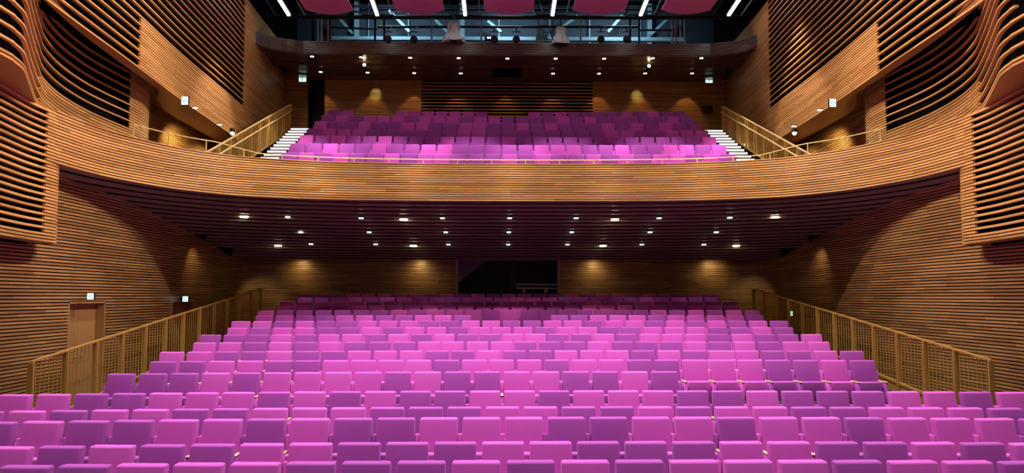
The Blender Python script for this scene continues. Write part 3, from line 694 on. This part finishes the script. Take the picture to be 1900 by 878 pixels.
for i, px in enumerate((720, 768, 917, 958, 1115, 1163)):
    c = at(px, 73, 26.4); t = thing('stage_lamp', f'black stage lamp on the gallery rail, {ORD[i+1]} from left', 'stage lamp', (c[0], c[1], c[2]-.15), 'black stage lamps on the gallery')
    q = MB(); sphere(q, c, .15, 12, 8); q.build('head', M['dark'], t, smooth=True)
    MB().tube((c[0], c[1]-.17, c[2]-.02), (c[0], c[1]-.1, c[2]), .11, 12).build('lens', M['steeld'], t)
    q = MB(); q.bar((c[0]-.17, c[1], c[2]), (c[0]-.17, c[1], c[2]+.3), .02, .04); q.bar((c[0]+.17, c[1], c[2]), (c[0]+.17, c[1], c[2]+.3), .02, .04); q.bar((c[0]-.18, c[1], c[2]+.3), (c[0]+.18, c[1], c[2]+.3), .04, .02); q.tube((c[0], c[1], c[2]+.3), (c[0], c[1]+.1, c[2]+.5), .03, 6); q.build('yoke', M['steeld'], t)
    q = MB(); q.bar((c[0]-.0, c[1]-.05, c[2]+.34), (c[0]+.16, c[1]-.05, c[2]+.48), .03, .03); q.build('clamp', M['pipe'], t)
t = thing('control_box', 'small grey box with two white lights on the gallery rail', 'box', at(905, 70, 26.3)); c = at(905, 70, 26.3)
MB().box(c[0]-.13, c[0]+.13, c[1], c[1]+.1, c[2]-.08, c[2]+.08).build('body', M['blueg'], t)
for d in (-.02, .06): MB().box(c[0]+d, c[0]+d+.05, c[1]-.01, c[1], c[2]-.03, c[2]+.03).build('light', M['down'], t)
ow = thing('wall_outer', 'black outer hall walls behind the open slat fields', kind='structure', loc=(0, 15, -2.7))  # unseen black enclosure, added to keep background light out of the slat gaps
for sx in (-1, 1): MB().box(*sorted((sx*12.0, sx*12.2)), -2, 31.2, -2.7, 13.7).build('panel', M['black'], ow)
MB().box(-12.2, 12.2, 31.2, 31.4, -2.7, 13.7).build('panel', M['black'], ow)
for sx in (-1, 1): MB().box(*sorted((sx*9.5, sx*12.1)), -2, 31.2, 13.5, 13.65).build('panel', M['black'], ow)
# acoustic panels and strip lamps
for i, (xa, xb) in enumerate(((567, 655), (734, 824), (898, 990), (1063, 1159), (1227, 1318))):
    a = at(xa, 20, 25.0); b_ = at(xb, 20, 25.0); h = a[2]; x0, x1 = a[0], b_[0]
    t = thing('acoustic_panel', f'magenta curved acoustic ceiling panel, {ORD[i+1]} from left', 'ceiling panel', ((x0+x1)/2, 22.5, h), 'magenta acoustic ceiling panels')
    q = MB(); nx, ny = 12, 10
    def pp(u, v, dz=0):
        x = x0+(x1-x0)*u; y = 25.0-v*5.2; return (x, y+.30*(1-(2*u-1)**2)*(1-v), h+.03-.04*(1-(2*u-1)**2)+.5*max(0, v-.55)**2+dz)
    for i_ in range(nx):
        for j in range(ny):
            f = [pp(i_/nx, j/ny), pp(i_/nx, (j+1)/ny), pp((i_+1)/nx, (j+1)/ny), pp((i_+1)/nx, j/ny)]; q.poly(f); q.poly([(x, y, z+.05) for x, y, z in f][::-1])
    for i_ in range(nx): q.poly([pp(i_/nx, 0), pp((i_+1)/nx, 0), pp((i_+1)/nx, 0, .05), pp(i_/nx, 0, .05)])
    for j in range(ny):
        q.poly([pp(0, j/ny), pp(0, j/ny, .05), pp(0, (j+1)/ny, .05), pp(0, (j+1)/ny)]); q.poly([pp(1, j/ny), pp(1, (j+1)/ny), pp(1, (j+1)/ny, .05), pp(1, j/ny, .05)])
    q.build('panel', M['panel'], t, smooth=False)
    for u in (.2, .8): MB().tube(pp(u, .15, .05), pp(u, .15, 2.8), .01, 5).build('hanger_wire', M['steeld'], t)
for i, px in enumerate((536, 700, 863, 1025, 1188.5, 1352)):
    a = at(px, 29, 25.4); h = a[2]; xo = (i-2.5)*.02
    t = thing('strip_lamp', f'white linear strip lamp at the ceiling, {ORD[i+1]} from left', 'strip lamp', a, 'white strip lamps at the ceiling')
    b_ = (a[0]*.995+.0, a[1]-5.0, h+.40)
    MB().bar((a[0], a[1], h), b_, .11, .03).build('diffuser', M['strip'], t)
    MB().bar((a[0], a[1]+.1, h+.045), (b_[0], b_[1], b_[2]+.045), .2, .05).build('housing', M['steeld'], t)
    for s_ in (-1, 1): MB().bar((a[0]+s_*.55, a[1]+.2, h+.1), (b_[0]+s_*.55, b_[1], b_[2]+.1), .03, .05).build('track', M['steel'] if s_ > 0 else M['steeld'], t)
    MB().bar((a[0]-.6, a[1]+.2, h+.1), (a[0]+.6, a[1]+.2, h+.1), .05, .05).build('cross_bar', M['steeld'], t)
# cool work light in the gallery
for xx in (-5, 0, 5):
    l = bpy.data.lights.new('work_light', 'AREA'); l.energy = 150; l.color = (.5, .8, 1); l.size = 1.2; l.size_y = .2; l.shape = 'RECTANGLE'
    o = bpy.data.objects.new('work_light', l); C.objects.link(o); o.location = (xx, 28.2, 12.9+CZ); o.rotation_euler = (math.radians(30), 0, 0)
# cans for the house lights and the added front and cross lamps
for i, (x, y, h) in enumerate(LAMPS):
    o = MB().tube((x, y, h), (x, y, h+.4), .16, 12).build('house_lamp_can', M['dark'], None)
    tag(o, f'black house light can hung high overhead, {ORD[i+1]} counted from the stage', 'house light', 'house lights over the stalls')
    MB().tube((x, y, h+.4), (x, y, 13.6), .02, 6).build('stem', M['steeld'], o)
